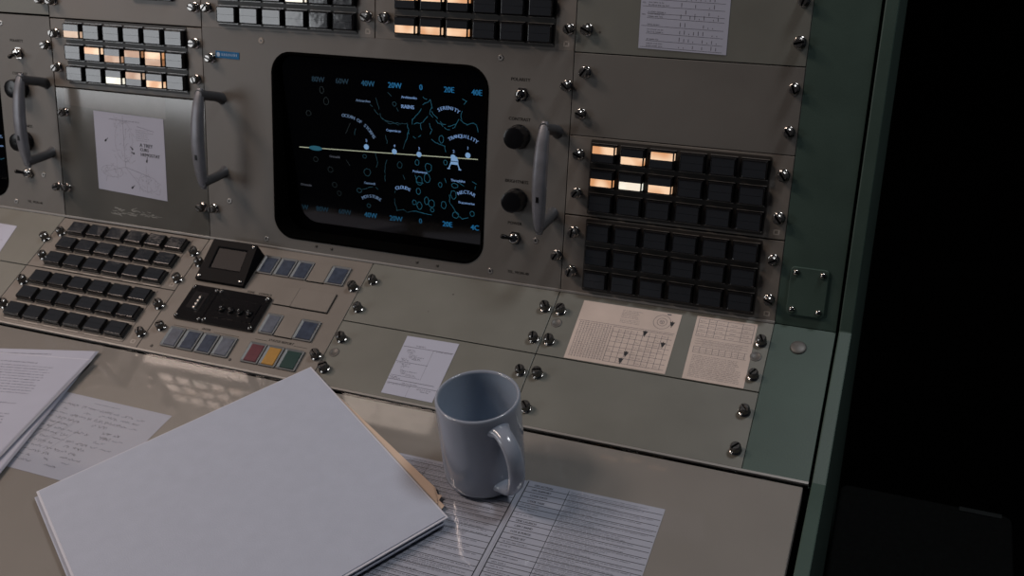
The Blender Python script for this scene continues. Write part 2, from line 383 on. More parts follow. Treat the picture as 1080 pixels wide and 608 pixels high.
pbi(FV, 2*W1, 1.2, 18.1, 'unlit push button panel on the right, directly above the two cream cards', fz=[(11.8,24.4),(12.1,70),(232.5,23.8),(232.2,67.4)])
pbi(FS, -W1, -90.4, 14.4, 'unlit push button panel on the sloping shelf, rear one nearest the upright wall', fz=[(15.6,60.8),(16.9,17.2),(233.8,62.0),(236.2,16.8)])
pbi(FS, -W1, -181.6, 18.0, 'unlit push button panel on the sloping shelf, front one nearest the desk', hh=90.6, fz=[(16.1,64.2),(16.2,23.5),(235.5,64.5),(236.5,20.4)])

# ------------------------------------------------------------------ blank panels on the upright wall
blank(FV, -W1, 267.2, W1, H1, 'narrow panel with a black readout window above the grey white keys', 'paint_warm', [(9,22),(233.2,23.7)])
rd = empty('readout_window', FV(-W1+175,267.2+29.0), 'black readout window at the very top edge, left of the centre', 'readout')
mb = MB(); mb.box(-38,26,0,40,0,5,M['black']); mb.build('bezel', rd, bevel=.8); mb = MB(); mb.box(-34,22,4,36,5,5.4,M['win']); mb.build('window', rd)
blank(FV, -W1, 0.6, W1, 177.0, 'blank grey panel behind the taped diagram sheet, left of the large screen', 'laminate', [(7.6,41.2),(231.8,39.8),(14.3,144.3)])
blank(FV, 2*W1, 267.2, W1, H1, 'blank grey panel at the top right holding a printed table sheet', 'paint', [(13,24),(232.5,23.4),(232,63)], marks=[(27,22,1.3)])
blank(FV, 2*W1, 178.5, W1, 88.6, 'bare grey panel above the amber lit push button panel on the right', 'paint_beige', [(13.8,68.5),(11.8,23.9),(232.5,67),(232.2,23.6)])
blank(FV, -3*W1, 269.8, 2*W1, 86.3, 'wide grey panel in the upper left corner above the cropped screen', 'paint', [(2*W1-9,20)])

# paper strips / residue on wall panel
mb = MB(); mb.quad([(-226.8,155),(-62,149),(-61.5,176.6),(-226.8,176.9)], .06, M['residue']); mb.build('tape_strip').matrix_world = FV(0,0); o = C.objects[-1]
tag(o, 'clear tape strip above the taped diagram sheet', 'tape')
mb = MB()
for i in range(26): scribble(mb, rg.uniform(-165,-85), rg.uniform(12,25), .05, rg.uniform(4,16), 2.2, M['stain'], 4, rg.uniform(.5,1.6))
o = mb.build('glue_stain'); o.matrix_world = FV(0,0); tag(o, 'pale glue stain below the taped diagram sheet', 'stain')

# ------------------------------------------------------------------ blank panels on the sloping shelf
blank(FS, -3*W1, -90.6, 2*W1, 90.0, 'grey shelf panel at the left edge under a white sheet', 'paint', [(2*W1-2.5,48.0)])
blank(FS, -3*W1, -181.8, 2*W1, 90.8, 'grey shelf panel at the left edge nearest the desk', 'paint', [(2*W1-2,25)])
blank(FS, W1, -90.9, W1, 90.3, 'empty grey shelf panel below the large black screen', 'paint', [(12.2,62.0),(12.3,18.6),(232.3,62.4),(233,18.3)], marks=[(118,62,1.2),(98,32,.7)])
blank(FS, W1, -181.8, W1, 90.5, 'grey shelf panel carrying the small handwritten form behind the mug', 'paint', [(11.8,64.3),(10.2,20.7),(233,63.4),(232.6,20)])
blank(FS, 2*W1, -90.9, W1, 90.3, 'grey shelf panel under the two cream printed cards', 'paint', [(9.8,61.8),(10.1,18.3),(232.2,61.6),(232.0,17.6)])
blank(FS, 2*W1, -181.8, W1, 90.5, 'bare grey shelf panel at the right front, below the cream cards', 'paint', [(11.2,64),(12.6,19.9),(231.7,64.0),(231.8,18.7)])
for (u,v,l,x) in ((252.2,-136.9,'flush metal plug on the shelf left of the handwritten form',0),(492.5,-45.8,'dull metal plug left of the wide cream card',0),(712.5,-47.6,'round metal plug beside the narrow cream card between two thumb screws',0)):
    o = inst('metal_plug', ME_PLUG, None, FS(u,v,0)); tag(o, l, 'plug', 'flush metal plugs on the shelf')

# ------------------------------------------------------------------ monitor module
def handle_mesh(s=1):
    # D grip: two feet and a bowed bar, swept oval section, in the v-n plane
    path = [(-46,0,5),(-46.5,20,5),(-49,33,5.2),(-55,41.5,5.6),(-50,45.5,5.8),(-38,47.5,6.4),(-20,49.5,7.0),(0,50.3,7.3),(20,49.5,7.0),(38,47.5,6.4),(50,45.5,5.8),(55,41.5,5.6),(49,33,5.2),(46.5,20,5),(46,0,5)]
    mb = MB()
    # legs
    for sg in (-1,1):
        L = []
        for z,k,q in ((0,1.25,46),(2.5,1.12,47),(12,1.0,49.5),(30,1.0,52),(40,1.05,53.5),(45,1.0,54)):
            L.append([(5.6*k*math.cos(a), sg*q+6.2*k*math.sin(a), z) for a in [2*math.pi*i/14 for i in range(14)]])
        mb.loops(L, M['alu_d'])
    # bar: bowed outwards, thicker in the middle
    L = []
    N = 22
    for i in range(N+1):
        t = -1+2*i/N; y = 61.5*t; zz = 41+8.5*(1-t*t)
        e = max(.15, 1-abs(t)**9)
        wx = (5.4+2.6*(1-t*t))*(.55+.45*e); wz = (4.6+1.2*(1-t*t))*(.45+.55*e)
        L.append([(math.copysign(abs(math.cos(a))**.7,math.cos(a))*wx, y, zz+math.copysign(abs(math.sin(a))**.7,math.sin(a))*wz) for a in [2*math.pi*k/18 for k in range(18)]])
    mb.loops(L, M['alu'])
    mb.box(-1.6,1.6,-24,-17,48.8,54.4,M['black'])
    return mesh_of(mb, 'grab_handle')
ME_HANDLE = handle_mesh()
def knob_mesh():
    mb = MB(); n = 40
    def ring(r, z, k=0): return [((r-(k if i%4<2 else 0))*math.cos(2*math.pi*i/n),(r-(k if i%4<2 else 0))*math.sin(2*math.pi*i/n),z) for i in range(n)]
    mb.loops([ring(13.6,0),ring(13.8,2),ring(13.0,3.5,.4),ring(12.4,16,.5),ring(11.6,18)], M['black'], smooth=False, cap1=False, cap0=False)
    mb.loops([ring(11.6,18),ring(9,18.6),ring(.2,18.2)], M['black'], cap0=False)
    return mesh_of(mb,'control_knob')
ME_KNOB = knob_mesh()
def toggle_part(parent, x, y, tilt):
    mb = MB(); mb.lathe([(8.2,0),(8.2,1.6)], M['chrome'], n=6, smooth=False); mb.lathe([(6.2,1.6),(6.0,6.5),(4.2,7.4),(3.2,7.4)], M['chrome'], n=20, cap0=False)
    b = mb.build('toggle_switch', parent, T(x,y,0))
    mb = MB(); mb.lathe([(1.9,0),(2.1,7),(2.9,13),(2.2,15),(.6,15.6)], M['black'], n=14)
    mb.build('lever', b, T(0,0,5) @ tilt)
# lunar map shown on the screen, in panel mm
DEG= [('80W', 159.2, 214.6,0), ('60W', 192.1, 214.7,0), ('40W', 227.0, 214.5,1), ('20W', 262.5, 214.9,2), ('0', 296.5, 215.2,2), ('20E', 332.3, 215.1,2), ('40E', 366.9, 214.5,2), ('W', 128.0, 51.3,0), ('80W', 153.1, 51.7,0), ('60W', 185.6, 51.9,0), ('40W', 222.3, 52.1,1), ('20W', 257.4, 52.1,1), ('0', 291.0, 53.2,1), ('20E', 327.0, 53.6,2), ('4C', 362.9, 53.8,2)]
NAM= [('Aristarchus', 219.5, 193.8,1), ('Archimedes', 280.8, 202.5,2), ('RAINS', 278.5, 191.3,2), ('Copernicus', 258.6, 161.5,2), ('Grimaldi', 175.8, 121.7,0), ('Ptolemaeus', 292.2, 114.8,2), ('Gassendi', 223.1, 93.3,1), ('Orientale', 131.9, 81.4,0), ('Theophilus', 341.7, 109.2,2), ('Fracastorius', 352.4, 83.2,2)]
NUM=[('5', 221.4, 146.0), ('4', 259.1, 143.2), ('3', 291.8, 143.0), ('2', 336.8, 143.9), ('1', 355.0, 149.6)]
DOT= [(220.9, 138.4), (258.8, 136.3), (291.6, 136.1), (336.0, 137.1), (354.9, 141.2)]
CRA= [(265.3,120.4,3.2,4.0),(288.7,126,2.6,3.4),(303.3,121.6,4.4,5.2),(325.9,129.8,2.3,2.9),(291,103.7,4,5.7),(301.4,108.3,4,5.2),(289.2,90.6,2.9,3.8),(283.3,76.1,2.5,3),(290.1,72.9,3.4,4.6),(299.9,80,2.9,4.6),(306.2,77.2,4,4.6),(307.2,69.3,2.3,2.5),(322.5,77.2,3.2,4.6),(318.6,102,2.3,3),(337.3,102.9,4,2.9),(335.6,91.7,3.7,5.2),(359.6,70.9,2.9,3),(338,66.8,4,4),(217.8,126.5,2.6,2.3),(220.4,107,4.6,4.6),(220.3,64.6,2.6,2.3),(208,82.6,3.4,2.9),(321.3,157.1,2.9,4.6),(261.2,193.5,2.3,2.5),(168.8,104.8,3.4,3.4),(173.3,86,3.4,3.4),(179.4,75.7,2.9,2.9),(168.6,189.5,3.4,4.6),(163.5,202.5,2.9,4),(142.7,172.8,3.4,3.4),(148.4,116,3.4,2.9)]
CUR= [[(228.7,190.4),(239.9,178.3),(251.2,170.1),(265.8,169.5),(277.5,172.3)],[(244.1,174.7),(257.2,171.9),(268.7,170.3)],[(236.5,198.8),(241.5,181.0),(244.0,173.4)],[(283.4,176.8),(292.3,185.2),(301.2,197.5),(308.3,201.8),(309.5,193.1),(306.5,186.4),(317.5,175.8),(328.6,169.1),(338.5,172.5),(341.3,177.9)],[(309.4,189.2),(314.9,183.3),(323.1,175.0),(332.9,173.3),(340.5,176.0)],[(345.5,182.1),(353.8,176.4),(362.0,179.7),(366.1,177.5),(368.0,168.8)],[(286.1,171.8),(297.6,174.9),(306.5,186.4)],[(284.9,178.2),(283.8,171.6)],[(278.6,162.0),(273.8,149.7),(270.5,141.5)],[(277.4,171.0),(279.9,158.2),(288.4,155.1),(295.8,159.7)],[(306.2,174.8),(308.8,166.0),(305.7,158.0),(316.9,151.2),(325.4,149.4),(326.7,143.0)],[(294.7,172.6),(295.9,164.9)],[(252.9,206.5),(258.5,201.8)],[(263.7,189.3),(269.2,183.3)],[(348.6,206.3),(354.1,204.2),(351.3,199.0),(355.4,200.1)],[(348.5,192.5),(346.9,182.2)],[(341.3,177.9),(344.2,183.2)],[(233.2,132.5),(235.6,122.0),(233.8,115.0)],[(249.4,128.7),(244.1,112.0),(245.0,98.4)],[(200.4,165.6),(193.6,153.0)],[(247.6,155.3),(250.1,144.9)],[(207.6,159.6),(205.6,151.4)],[(298.6,204.9),(304.1,201.5)],[(258.0,88.3),(256.5,74.3),(258.5,63.4)],[(258.5,62.9),(267.6,65.9),(273.5,62.4),(281.0,64.7),(294.3,63.6),(306.1,63.6)],[(212.4,84.6),(220.2,87.4),(231.0,89.4),(235.4,87.1)],[(329.9,91.0),(331.1,80.3),(338.1,70.3),(346.7,63.1),(353.8,64.5)],[(360.0,110.4),(365.6,108.4),(364.1,101.6)],[(191.5,119.7),(197.2,112.0)],[(269.3,108.6),(272.0,103.5)],[(285.5,110.4),(286.7,102.4),(295.4,102.0)],[(324.6,110.5),(327.3,105.5)],[(341.6,108.4),(350.1,104.0)]]
def lv(x): return 0 if x < 205 else (1 if x < 275 else 2)  # left glyphs dimmer: the screen's viewing-angle falloff put into their glow
def map_mesh(mb, z):
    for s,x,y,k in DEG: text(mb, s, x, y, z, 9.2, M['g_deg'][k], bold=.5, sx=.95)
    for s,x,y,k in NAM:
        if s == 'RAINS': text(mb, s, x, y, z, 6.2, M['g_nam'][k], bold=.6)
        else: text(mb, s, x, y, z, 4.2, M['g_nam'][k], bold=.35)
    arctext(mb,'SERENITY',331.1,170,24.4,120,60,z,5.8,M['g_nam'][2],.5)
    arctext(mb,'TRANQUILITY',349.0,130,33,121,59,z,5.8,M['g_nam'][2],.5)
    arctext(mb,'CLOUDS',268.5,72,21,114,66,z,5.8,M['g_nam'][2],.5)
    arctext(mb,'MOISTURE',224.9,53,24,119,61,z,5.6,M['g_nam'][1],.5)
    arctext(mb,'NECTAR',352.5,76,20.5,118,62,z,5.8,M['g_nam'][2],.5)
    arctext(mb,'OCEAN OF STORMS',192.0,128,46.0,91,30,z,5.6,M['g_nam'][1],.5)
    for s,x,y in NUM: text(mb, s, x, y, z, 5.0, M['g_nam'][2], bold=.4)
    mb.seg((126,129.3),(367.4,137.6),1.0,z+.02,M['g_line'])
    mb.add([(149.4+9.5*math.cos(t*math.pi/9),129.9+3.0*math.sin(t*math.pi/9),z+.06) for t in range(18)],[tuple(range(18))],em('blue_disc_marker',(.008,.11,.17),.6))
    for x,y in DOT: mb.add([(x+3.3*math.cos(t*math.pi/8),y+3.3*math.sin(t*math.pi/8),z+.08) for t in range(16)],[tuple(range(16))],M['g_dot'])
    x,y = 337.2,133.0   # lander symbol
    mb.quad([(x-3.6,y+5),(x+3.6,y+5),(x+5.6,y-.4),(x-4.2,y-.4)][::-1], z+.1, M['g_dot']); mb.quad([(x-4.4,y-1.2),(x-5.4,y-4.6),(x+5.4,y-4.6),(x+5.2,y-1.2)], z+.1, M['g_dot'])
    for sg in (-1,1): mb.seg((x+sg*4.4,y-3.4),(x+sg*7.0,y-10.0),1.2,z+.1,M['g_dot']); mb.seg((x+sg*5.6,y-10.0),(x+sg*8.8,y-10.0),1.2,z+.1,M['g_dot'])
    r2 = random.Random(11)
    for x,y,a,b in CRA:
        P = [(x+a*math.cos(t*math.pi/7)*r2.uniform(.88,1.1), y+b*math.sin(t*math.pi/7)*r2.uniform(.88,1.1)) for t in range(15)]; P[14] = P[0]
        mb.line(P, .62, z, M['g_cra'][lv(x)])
    for pl in CUR:
        for a,b in zip(pl,pl[1:]):
            l = math.dist(a,b); k = max(1,int(l/3.2)); px = a
            for i in range(k):
                q = (a[0]+(b[0]-a[0])*(i+1)/k+r2.uniform(-1,1), a[1]+(b[1]-a[1])*(i+1)/k+r2.uniform(-1,1))
                if r2.random() < .86: mb.seg(px,q,.62,z,M['g_cra'][lv(a[0])])
                px = q
TL = (Matrix.Rotation(math.radians(55),4,'Y') @ Matrix.Rotation(math.radians(-20),4,'X')).inverted()
CW_W = 2*W1
SCR = rrect(101.5,383,17.5,243.5,25,8)
me_face = me_screen = me_map = me_rec = None
def monitor(u0, label, kn, hd, extra):
    global me_face, me_screen, me_map, me_rec
    t = empty('monitor_module', FV(u0, 1.2), label, 'monitor', 'monitor modules')
    oy = -1.2
    if me_face is None:
        # face plate with a rounded opening
        mb = MB(); x0,x1,y0,y1 = .45, CW_W-.45, .45, 266.6
        inner = [(x,y+oy) for x,y in SCR]; n = len(inner); cx, cy = 242, 130
        outer = []
        for (x,y) in inner:
            dx, dy = x-cx, y-cy
            k = min(((x1-cx) if dx>0 else (x0-cx))/dx if abs(dx)>1e-6 else 1e9, ((y1-cy) if dy>0 else (y0-cy))/dy if abs(dy)>1e-6 else 1e9)
            outer.append((cx+dx*k, cy+dy*k))
        # snap nearest outer points to the plate corners
        for c in ((x0,y0),(x1,y0),(x1,y1),(x0,y1)):
            j = min(range(n), key=lambda i: math.dist(outer[i],c)); outer[j] = c
        vs = [(x,y,0) for x,y in inner]+[(x,y,0) for x,y in outer]+[(x,y,-4) for x,y in inner]+[(x,y,-4) for x,y in outer]
        fs = []
        for i in range(n):
            j = (i+1)%n
            fs += [(i,n+i,n+j,j),(2*n+i,2*n+j,3*n+j,3*n+i),(i,j,2*n+j,2*n+i),(n+i,3*n+i,3*n+j,n+j)]
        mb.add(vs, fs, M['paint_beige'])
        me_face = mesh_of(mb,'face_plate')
        mb = MB()   # black rubber lip and tunnel down to the tube, which stands upright
        def zz(y): return -30+(y-14)*24/232
        ring = lambda off,fz: [(x,y+oy,fz(y)) for x,y in rrect(101.5-off,383+off,17.5-off,243.5+off,25+off,8)]
        mb.loops([ring(2.2,lambda y:.02), ring(1.6,lambda y:1.0), ring(-1.0,lambda y:1.0), ring(-2.2,lambda y:-1), ring(-3.0,lambda y:zz(y))], M['blackmatte'], cap0=False, cap1=False, smooth=False)
        me_rec = mesh_of(mb,'screen_surround')
        mb = MB(); mb.add([(x,y+oy,zz(y)-.2) for x,y in rrect(98,387,13,247,25,8)], [tuple(range(36))], M['ghost'])
        me_screen = mesh_of(mb,'screen_glass')
        mb = MB(); map_mesh(mb, 0)
        mb.v = [(x,y+oy,z+zz(y)+.15) for x,y,z in mb.v]
        me_map = mesh_of(mb,'map_display')
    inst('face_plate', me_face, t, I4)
    s = inst('screen_surround', me_rec, t, I4)
    g = inst('screen_glass', me_screen, t, I4); inst('map_display', me_map, g, I4)
    for (x,y) in kn: inst('control_knob', ME_KNOB, t, T(x,y+oy,0))
    toggle_part(t, 425.2, 217.9+oy, Matrix.Rotation(math.radians(18),4,'X') @ Matrix.Rotation(math.radians(8),4,'Y'))
    toggle_part(t, 424.3, 54.9+oy, Matrix.Rotation(math.radians(-58),4,'Y') @ Matrix.Rotation(math.radians(-12),4,'X'))
    for (x,y) in hd: inst('grab_handle', ME_HANDLE, t, T(x,y+oy,0))
    for s_,x,y,z_ in (('POLARITY',422.6,233.8,5.0),('CONTRAST',423.4,190.4,5.0),('BRIGHTNESS',423.3,120.2,5.0),('POWER',423.3,71.8,5.0),('TEL. MON-40',430,14.0,4.6)):
        lg = MB(); text(lg, s_, x, y+oy, .08, z_, M['legend'], bold=.3); lg.build('legend_print', t)
    for k,(x,y) in enumerate(((86.2,256.1),(397.8,255.8),(395.2,11.3),(86.5,10.4),(32.0,53.3),(449.6,54.9))): inst('flush_screw', ME_FLAT_PALE if k in (0,) else ME_FLAT, t, T(x,y+oy,0))
    for (x,y) in ((160,10.5),(182,9.8),(300,9.0),(327,8.6)): inst('rivet', ME_RIV, t, T(x,y+oy,0))
    screws(t, [(13.3,231.2+oy),(8.8,41.2+oy),(476.4,231.3+oy),(476.2,41.8+oy)])
    return t
mb = MB(); mb.lathe([(2.0,0),(1.8,.5),(.3,.7)], M['spot'], n=10, cap0=False); ME_RIV = mesh_of(mb,'rivet')
monitor(0, 'large black monitor showing a blue lunar map, with knobs and two grab handles', [(423.6,171.2),(423.8,99.2)], [(25.5,136.5),(468.0,134.5)], 0)
monitor(-3*W1-.6, 'cropped monitor panel at the left edge with one dark grab handle and two black knobs', [(423.6,171.2),(423.8,99.2)], [(25.5,136.5),(468.0,134.5)], 0)
lt = empty('label_tape', FV(19.6,236.4,0) , 'small blue embossed label tape at the upper left of the large screen', 'label tape')
mb = MB(); mb.box(0,34.5,-4.2,4.2,.05,.6,M['blue_tape'],Matrix.Rotation(math.radians(-1),4,'Z'))
mb.build('tape', lt, bevel=.15)
mb = MB(); mb.add([(4+2.6*math.cos(a*.7),-.2+2.9*math.sin(a*.7),.66) for a in range(9)],[tuple(range(9))],M['tape_white']); 
for i in range(8): mb.rect(9+i*3, 10+i*3, -1.6, 1.4, .66, M['tape_white'])
mb.build('raised_lettering', lt)

# ------------------------------------------------------------------ comm / status panel on the shelf
cp = empty('status_panel', FS(0,-181.8), 'shelf panel with black dials and red, amber and green status keys', 'control panel')
OY = 181.8
mb = MB(); mb.box(.45,W1-.45,.45,181.2,-4,0,M['paint_warm']); mb.build('face_plate', cp, bevel=.5)
def indicator(x0,x1,y0,y1,m,label=None):
    y0 += OY; y1 += OY
    mb = MB(); o_ = rrect(x0,x1,y0,y1,.8,2); i_ = rrect(x0+2.9,x1-2.9,y0+2.4,y1-2.4,.5,2); n = len(o_)
    L = [[(x,y,0) for x,y in o_],[(x,y,2.2) for x,y in o_],[(x,y,2.6) for x,y in rrect(x0+.7,x1-.7,y0+.7,y1-.7,.7,2)],[(x,y,1.0) for x,y in i_]]
    mb.loops(L, M['kframe'], cap0=False, cap1=False, smooth=False)
    f = mb.build('indicator_key', cp)
    if label: f['label'] = label
    mb = MB(); l = [(x,y,1.0) for x,y in i_]; l2 = [(x,y,1.9) for x,y in rrect(x0+3.5,x1-3.5,y0+3.0,y1-3.0,.5,2)]
    mb.loops([l,l2], m, cap0=False, smooth=False); mb.build('key_lens', f)
Y1 = (-43.6,-14.8)
for (a,b,m_) in ((94.8,117.2,'blue_l'),(119.2,142.2,'blue_l'),(143.8,166.4,'blue_l'),(192.6,218.0,'blue_l')): indicator(a,b,*Y1,M[m_])
for (a,b,m_) in ((144.6,166.0,'pale_l'),(192.2,217.6,'blue_l')): indicator(a,b,-130,-100.2,M[m_])
for (a,b,m_) in ((29.4,51.6,'pale_l'),(53.8,76.4,'blue_l'),(78.6,100.6,'blue_l'),(102.8,125.2,'pale_l')): indicator(a,b,-172.4,-143.2,M[m_])  # first key: reflected light put into its paler lens colour
for (a,b,m_,l) in ((144.2,167.0,'red_l','dark red status key'),(168.6,190.6,'yel_l','amber yellow status key'),(192.8,217.6,'grn_l','dark green status key')): indicator(a,b,-172.8,-144.0,M[m_],l)
def cover(x0,x1,y0,y1,h=1.8):
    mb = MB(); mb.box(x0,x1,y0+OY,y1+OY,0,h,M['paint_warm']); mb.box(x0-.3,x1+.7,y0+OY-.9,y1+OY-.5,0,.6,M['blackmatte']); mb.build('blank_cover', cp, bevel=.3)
cover(167.6,191.4,-43.6,-15.2); cover(142,166.2,-85.4,-57); cover(166.9,217.4,-85.8,-56.8,2.4); cover(167.2,191.2,-129.8,-101)
# black hooded display: wedge rising towards the wall
mb = MB(); x0,x1,yb,yt = 20.5,92.0,-70.0+OY,-14.5+OY
vs = [(x0,yb,0),(x1,yb,0),(x1,yt,0),(x0,yt,0),(x0,yb,5),(x1,yb,5),(x1-3,yt,19),(x0+3,yt,19)]
mb.add(vs, [(0,3,2,1),(0,1,5,4),(1,2,6,5),(2,3,7,6),(3,0,4,7)], M['hood'])
# sloping face with a sunken window
def wp(s,t,d=0):  # s,t in 0..1 on the sloped face
    x = (x0+3*t)+(x1-x0-6*t)*s; y = yb+(yt-yb)*t; z = 5+14*t
    return (x, y+d*.24, z-d)
o_ = [wp(0,0),wp(1,0),wp(1,1),wp(0,1)]; i_ = [wp(.17,.30),wp(.83,.30),wp(.83,.84),wp(.17,.84)]; k_ = [wp(.19,.33,2),wp(.81,.33,2),wp(.81,.81,2),wp(.19,.81,2)]
mb.add(o_+i_+k_, [(j,(j+1)%4,4+(j+1)%4,4+j) for j in range(4)]+[(4+j,4+(j+1)%4,8+(j+1)%4,8+j) for j in range(4)], M['hood'])
hd = mb.build('hooded_display', cp, bevel=.8)
mb = MB(); mb.add(k_,[(0,1,2,3)],M['win']); mb.build('display_window', hd, T(0,0,.05))
sl = Matrix.Rotation(math.atan2(14,yt-yb),4,'X')
for (s,t) in ((.06,.08),(.92,.08),(.94,.93)): inst('dome_screw', ME_DOME, hd, T(*wp(s,t))@sl@Matrix.Scale(.7,4))
# twin thumbwheel / dial unit
def dial_unit(x0,x1,y0,y1,name,wells):
    y0 += OY; y1 += OY
    mb = MB(); mb.prism(rrect(x0,x1,y0,y1,2,3),0,4,M['black'])
    u = mb.build(name, cp, bevel=.5)
    return u,y0,y1
u1,a,b = dial_unit(24.5,64.0,-131.2,-78.4,'thumbwheel_unit',0)
mb = MB(); mb.box(32,56,a+14,b-9,4,5.2,M['black']); mb.box(34,54,a+16,b-11,5.2,5.3,M['win']); mb.build('counter_window', u1, bevel=.4)
for i in range(4):
    mb = MB(); mb.lathe([(2.5,-1.2),(2.5,1.2)], M['steel'], n=12, X=T(47.5,a+17+i*5.2,6.3)@Matrix.Rotation(math.pi/2,4,'Y')); mb.build('digit_wheel', u1)
for (x,y) in ((27.8,a+3.6),(60.6,a+3.6),(27.8,b-3.6),(60.6,b-3.6)): inst('dome_screw', ME_DOME, u1, T(x,y,4)@Matrix.Scale(.75,4))
u2,a,b = dial_unit(64.4,138.4,-131.2,-78.4,'switch_unit',0)
mb = MB(); mb.box(76,131,a+10,b-14,4,5.0,M['black']); mb.build('switch_bezel', u2, bevel=.5)
for i in range(4):
    mb = MB(); mb.lathe([(4.6,5),(4.6,7.5),(3.8,8)], M['black'], n=18, c=(84+i*13,a+22)); mb.lathe([(1.7,8),(1.6,10.5),(.5,11)], M['chrome'], n=12, c=(84+i*13,a+22)); mb.build('push_switch', u2)
for (x,y) in ((68,a+4),(134.2,a+4),(68,b-4),(134.2,b-4)): inst('dome_screw', ME_DOME, u2, T(x,y,4)@Matrix.Scale(.85,4))
for (s_,x_,y_,h_) in (('STATUS REPORT',181,-136.6,4.6),('ENTER',76.5,-138.4,4.2),('TONE',104,-73.6,4.0),('CONTROL',125,-73.6,4.0)):
    lg = MB(); text(lg,s_,x_,y_+OY,.08,h_,M['legend'],bold=.3); lg.build('legend_print', cp)
for (a_,b_,y) in ((146,163,-138.8),(199,217,-138.8),(30,66,-140.4),(88,124,-140.4)):
    lg = MB(); lg.rect(a_,b_,y+OY,y+OY+.5,.06,M['legend']); lg.build('legend_rule', cp)
screws(cp, [(10.5,138.2),(16.2,34.6),(233.2,138.4),(233.6,35.0)])
for (x,y) in ((19,7),(130,9)): inst('rivet', ME_RIV, cp, T(x,y,0))

# ------------------------------------------------------------------ paper sheets
def sheet(name, F, quad, z, label, cat, m='paper', ink=None, X=None, thick=.25, group=None, nx=1, curl=0):
    """quad: TL,TR,BR,BL in panel mm; ink(mb, map) draws the print; map(s,t) with s 0..1 left-right and t 0..1 top-bottom"""
    o = quad[3]; P = [(x-o[0],y-o[1]) for x,y in quad]
    mb = MB()
    mb.prism([P[3],P[2],P[1],P[0]], 0, thick, M[m])
    Wd = math.dist(P[0],P[1]); Ht = math.dist(P[0],P[3])
    k = MB()
    if ink: ink(k, Wd, Ht)
    def mp(x,y):
        s, t = x/Wd, y/Ht    # y up from the bottom
        a = (P[3][0]+(P[2][0]-P[3][0])*s, P[3][1]+(P[2][1]-P[3][1])*s); b = (P[0][0]+(P[1][0]-P[0][0])*s, P[0][1]+(P[1][1]-P[0][1])*s)
        return (a[0]+(b[0]-a[0])*t, a[1]+(b[1]-a[1])*t)
    off = len(mb.v)
    mb.v += [(*mp(x,y), thick+.05+zq) for x,y,zq in k.v]
    for f,mi,sm in zip(k.f,k.m,k.sm): mb.f.append(tuple(off+j for j in f)); mb.m.append(mb.mi(k.mats[mi])); mb.sm.append(sm)
    ob = mb.build(name); ob.matrix_world = F(o[0],o[1],z)
    return tag(ob, label, cat, group)

def ink_diagram(k, w, h):
    I, J = M['ink2'], M['inkd']
    k.seg((w*.42,h*.98),(w*.42,h*.34),.35,0,M['ink']); k.seg((w*.42,h*.34),(w*.75,h*.27),.35,0,M['ink']); k.seg((w*.42,h*.34),(w*.62,h*.14),.3,0,M['ink'])
    k.seg((w*.42,h*.34),(w*.10,h*.24),.3,0,I); k.seg((w*.30,h*.45),(w*.30,h*.16),.25,0,I); k.seg((w*.72,h*.4),(w*.72,h*.05),.25,0,I)
    r = random.Random(5)
    for cx,cy,rx,ry,n in ((.42,.66,.16,.28,46),(.22,.26,.2,.08,20),(.74,.17,.18,.11,30)):
        for _ in range(n):
            x = w*(cx+rx*r.uniform(-1,1)*r.random()**.3); y = h*(cy+ry*r.uniform(-1,1)); l = r.uniform(2,9); a = r.uniform(0,6.3)
            k.seg((x,y),(x+l*math.cos(a),y+l*math.sin(a)),.28,0,I)
        P = [(w*(cx+rx*.8*math.cos(t*.35)), h*(cy+ry*.9*math.sin(t*.35))) for t in range(19)]; k.line(P,.25,0,I)
    for i in range(6): greek(k, w*.60, w*.86, h*(.82-.025*i), 0, 1.3, I, r.uniform(.5,1))
    k.seg((w*.62,h*.87),(w*.86,h*.83),.4,0,M['ink']); greek(k, w*.22,w*.66,h*.915,0,1.4,M['ink'])
    text(k,'A TREY',w*.74,h*.645,0,6.4,J,bold=.5); text(k,'CURS',w*.71,h*.59,0,5.6,J,bold=.5); text(k,'HEMOSTAT',w*.79,h*.53,0,6.0,J,bold=.5)
    for (x,y,a) in ((.15,.64,.7),(.55,.58,2.6),(.74,.45,1.5),(.5,.09,.7),(.57,.53,2.9)):
        k.seg((w*x,h*y),(w*x+6*math.cos(a),h*y+6*math.sin(a)),.9,0,J); k.seg((w*x-1,h*y-1),(w*x+2.4*math.cos(a),h*y+2.4*math.sin(a)),2.4,0,J)
sheet('diagram_sheet', FV, [(-179,151),(-65.6,149),(-65.6,41.5),(-178.8,46.3)], .15, 'white sheet with an axis diagram taped left of the large screen', 'paper', ink=ink_diagram)
def ink_table(k, w, h):
    # rows spaced as on the photo; h covers up to 82 mm
    ys = [2,8.6,16.0,23.4,31.5,36,43,50,57.5,65,72,80]
    for i,y in enumerate(ys):
        k.rect(w*(.08 if i%3 else .02), w*.95, y-.35+.02, y, 0, M['inkd'])
        greek(k, w*.09, w*(.22+.12*rg.random()), y+.8, 0, 1.5, M['inkd'])
        if i%2==0: greek(k, w*.09, w*.28, y+3.3, 0, 1.4, M['ink'])
        if i in (4,6,8): greek(k, w*.02, w*.07, y+2.5, 0, 1.5, M['inkd'])
        for j in range(9):
            if rg.random() < .7: xx = w*(.46+.052*j); k.rect(xx, xx+.7, y+1.0, y+1.0+rg.choice((1.2,3.2,4.2)), 0, M['ink'])
sheet('table_sheet', FV, [(551.2,354),(643.2,352),(644.1,273.9),(552.2,275.6)], .15, 'white printed table sheet on the top right wall panel', 'paper', ink=ink_table)
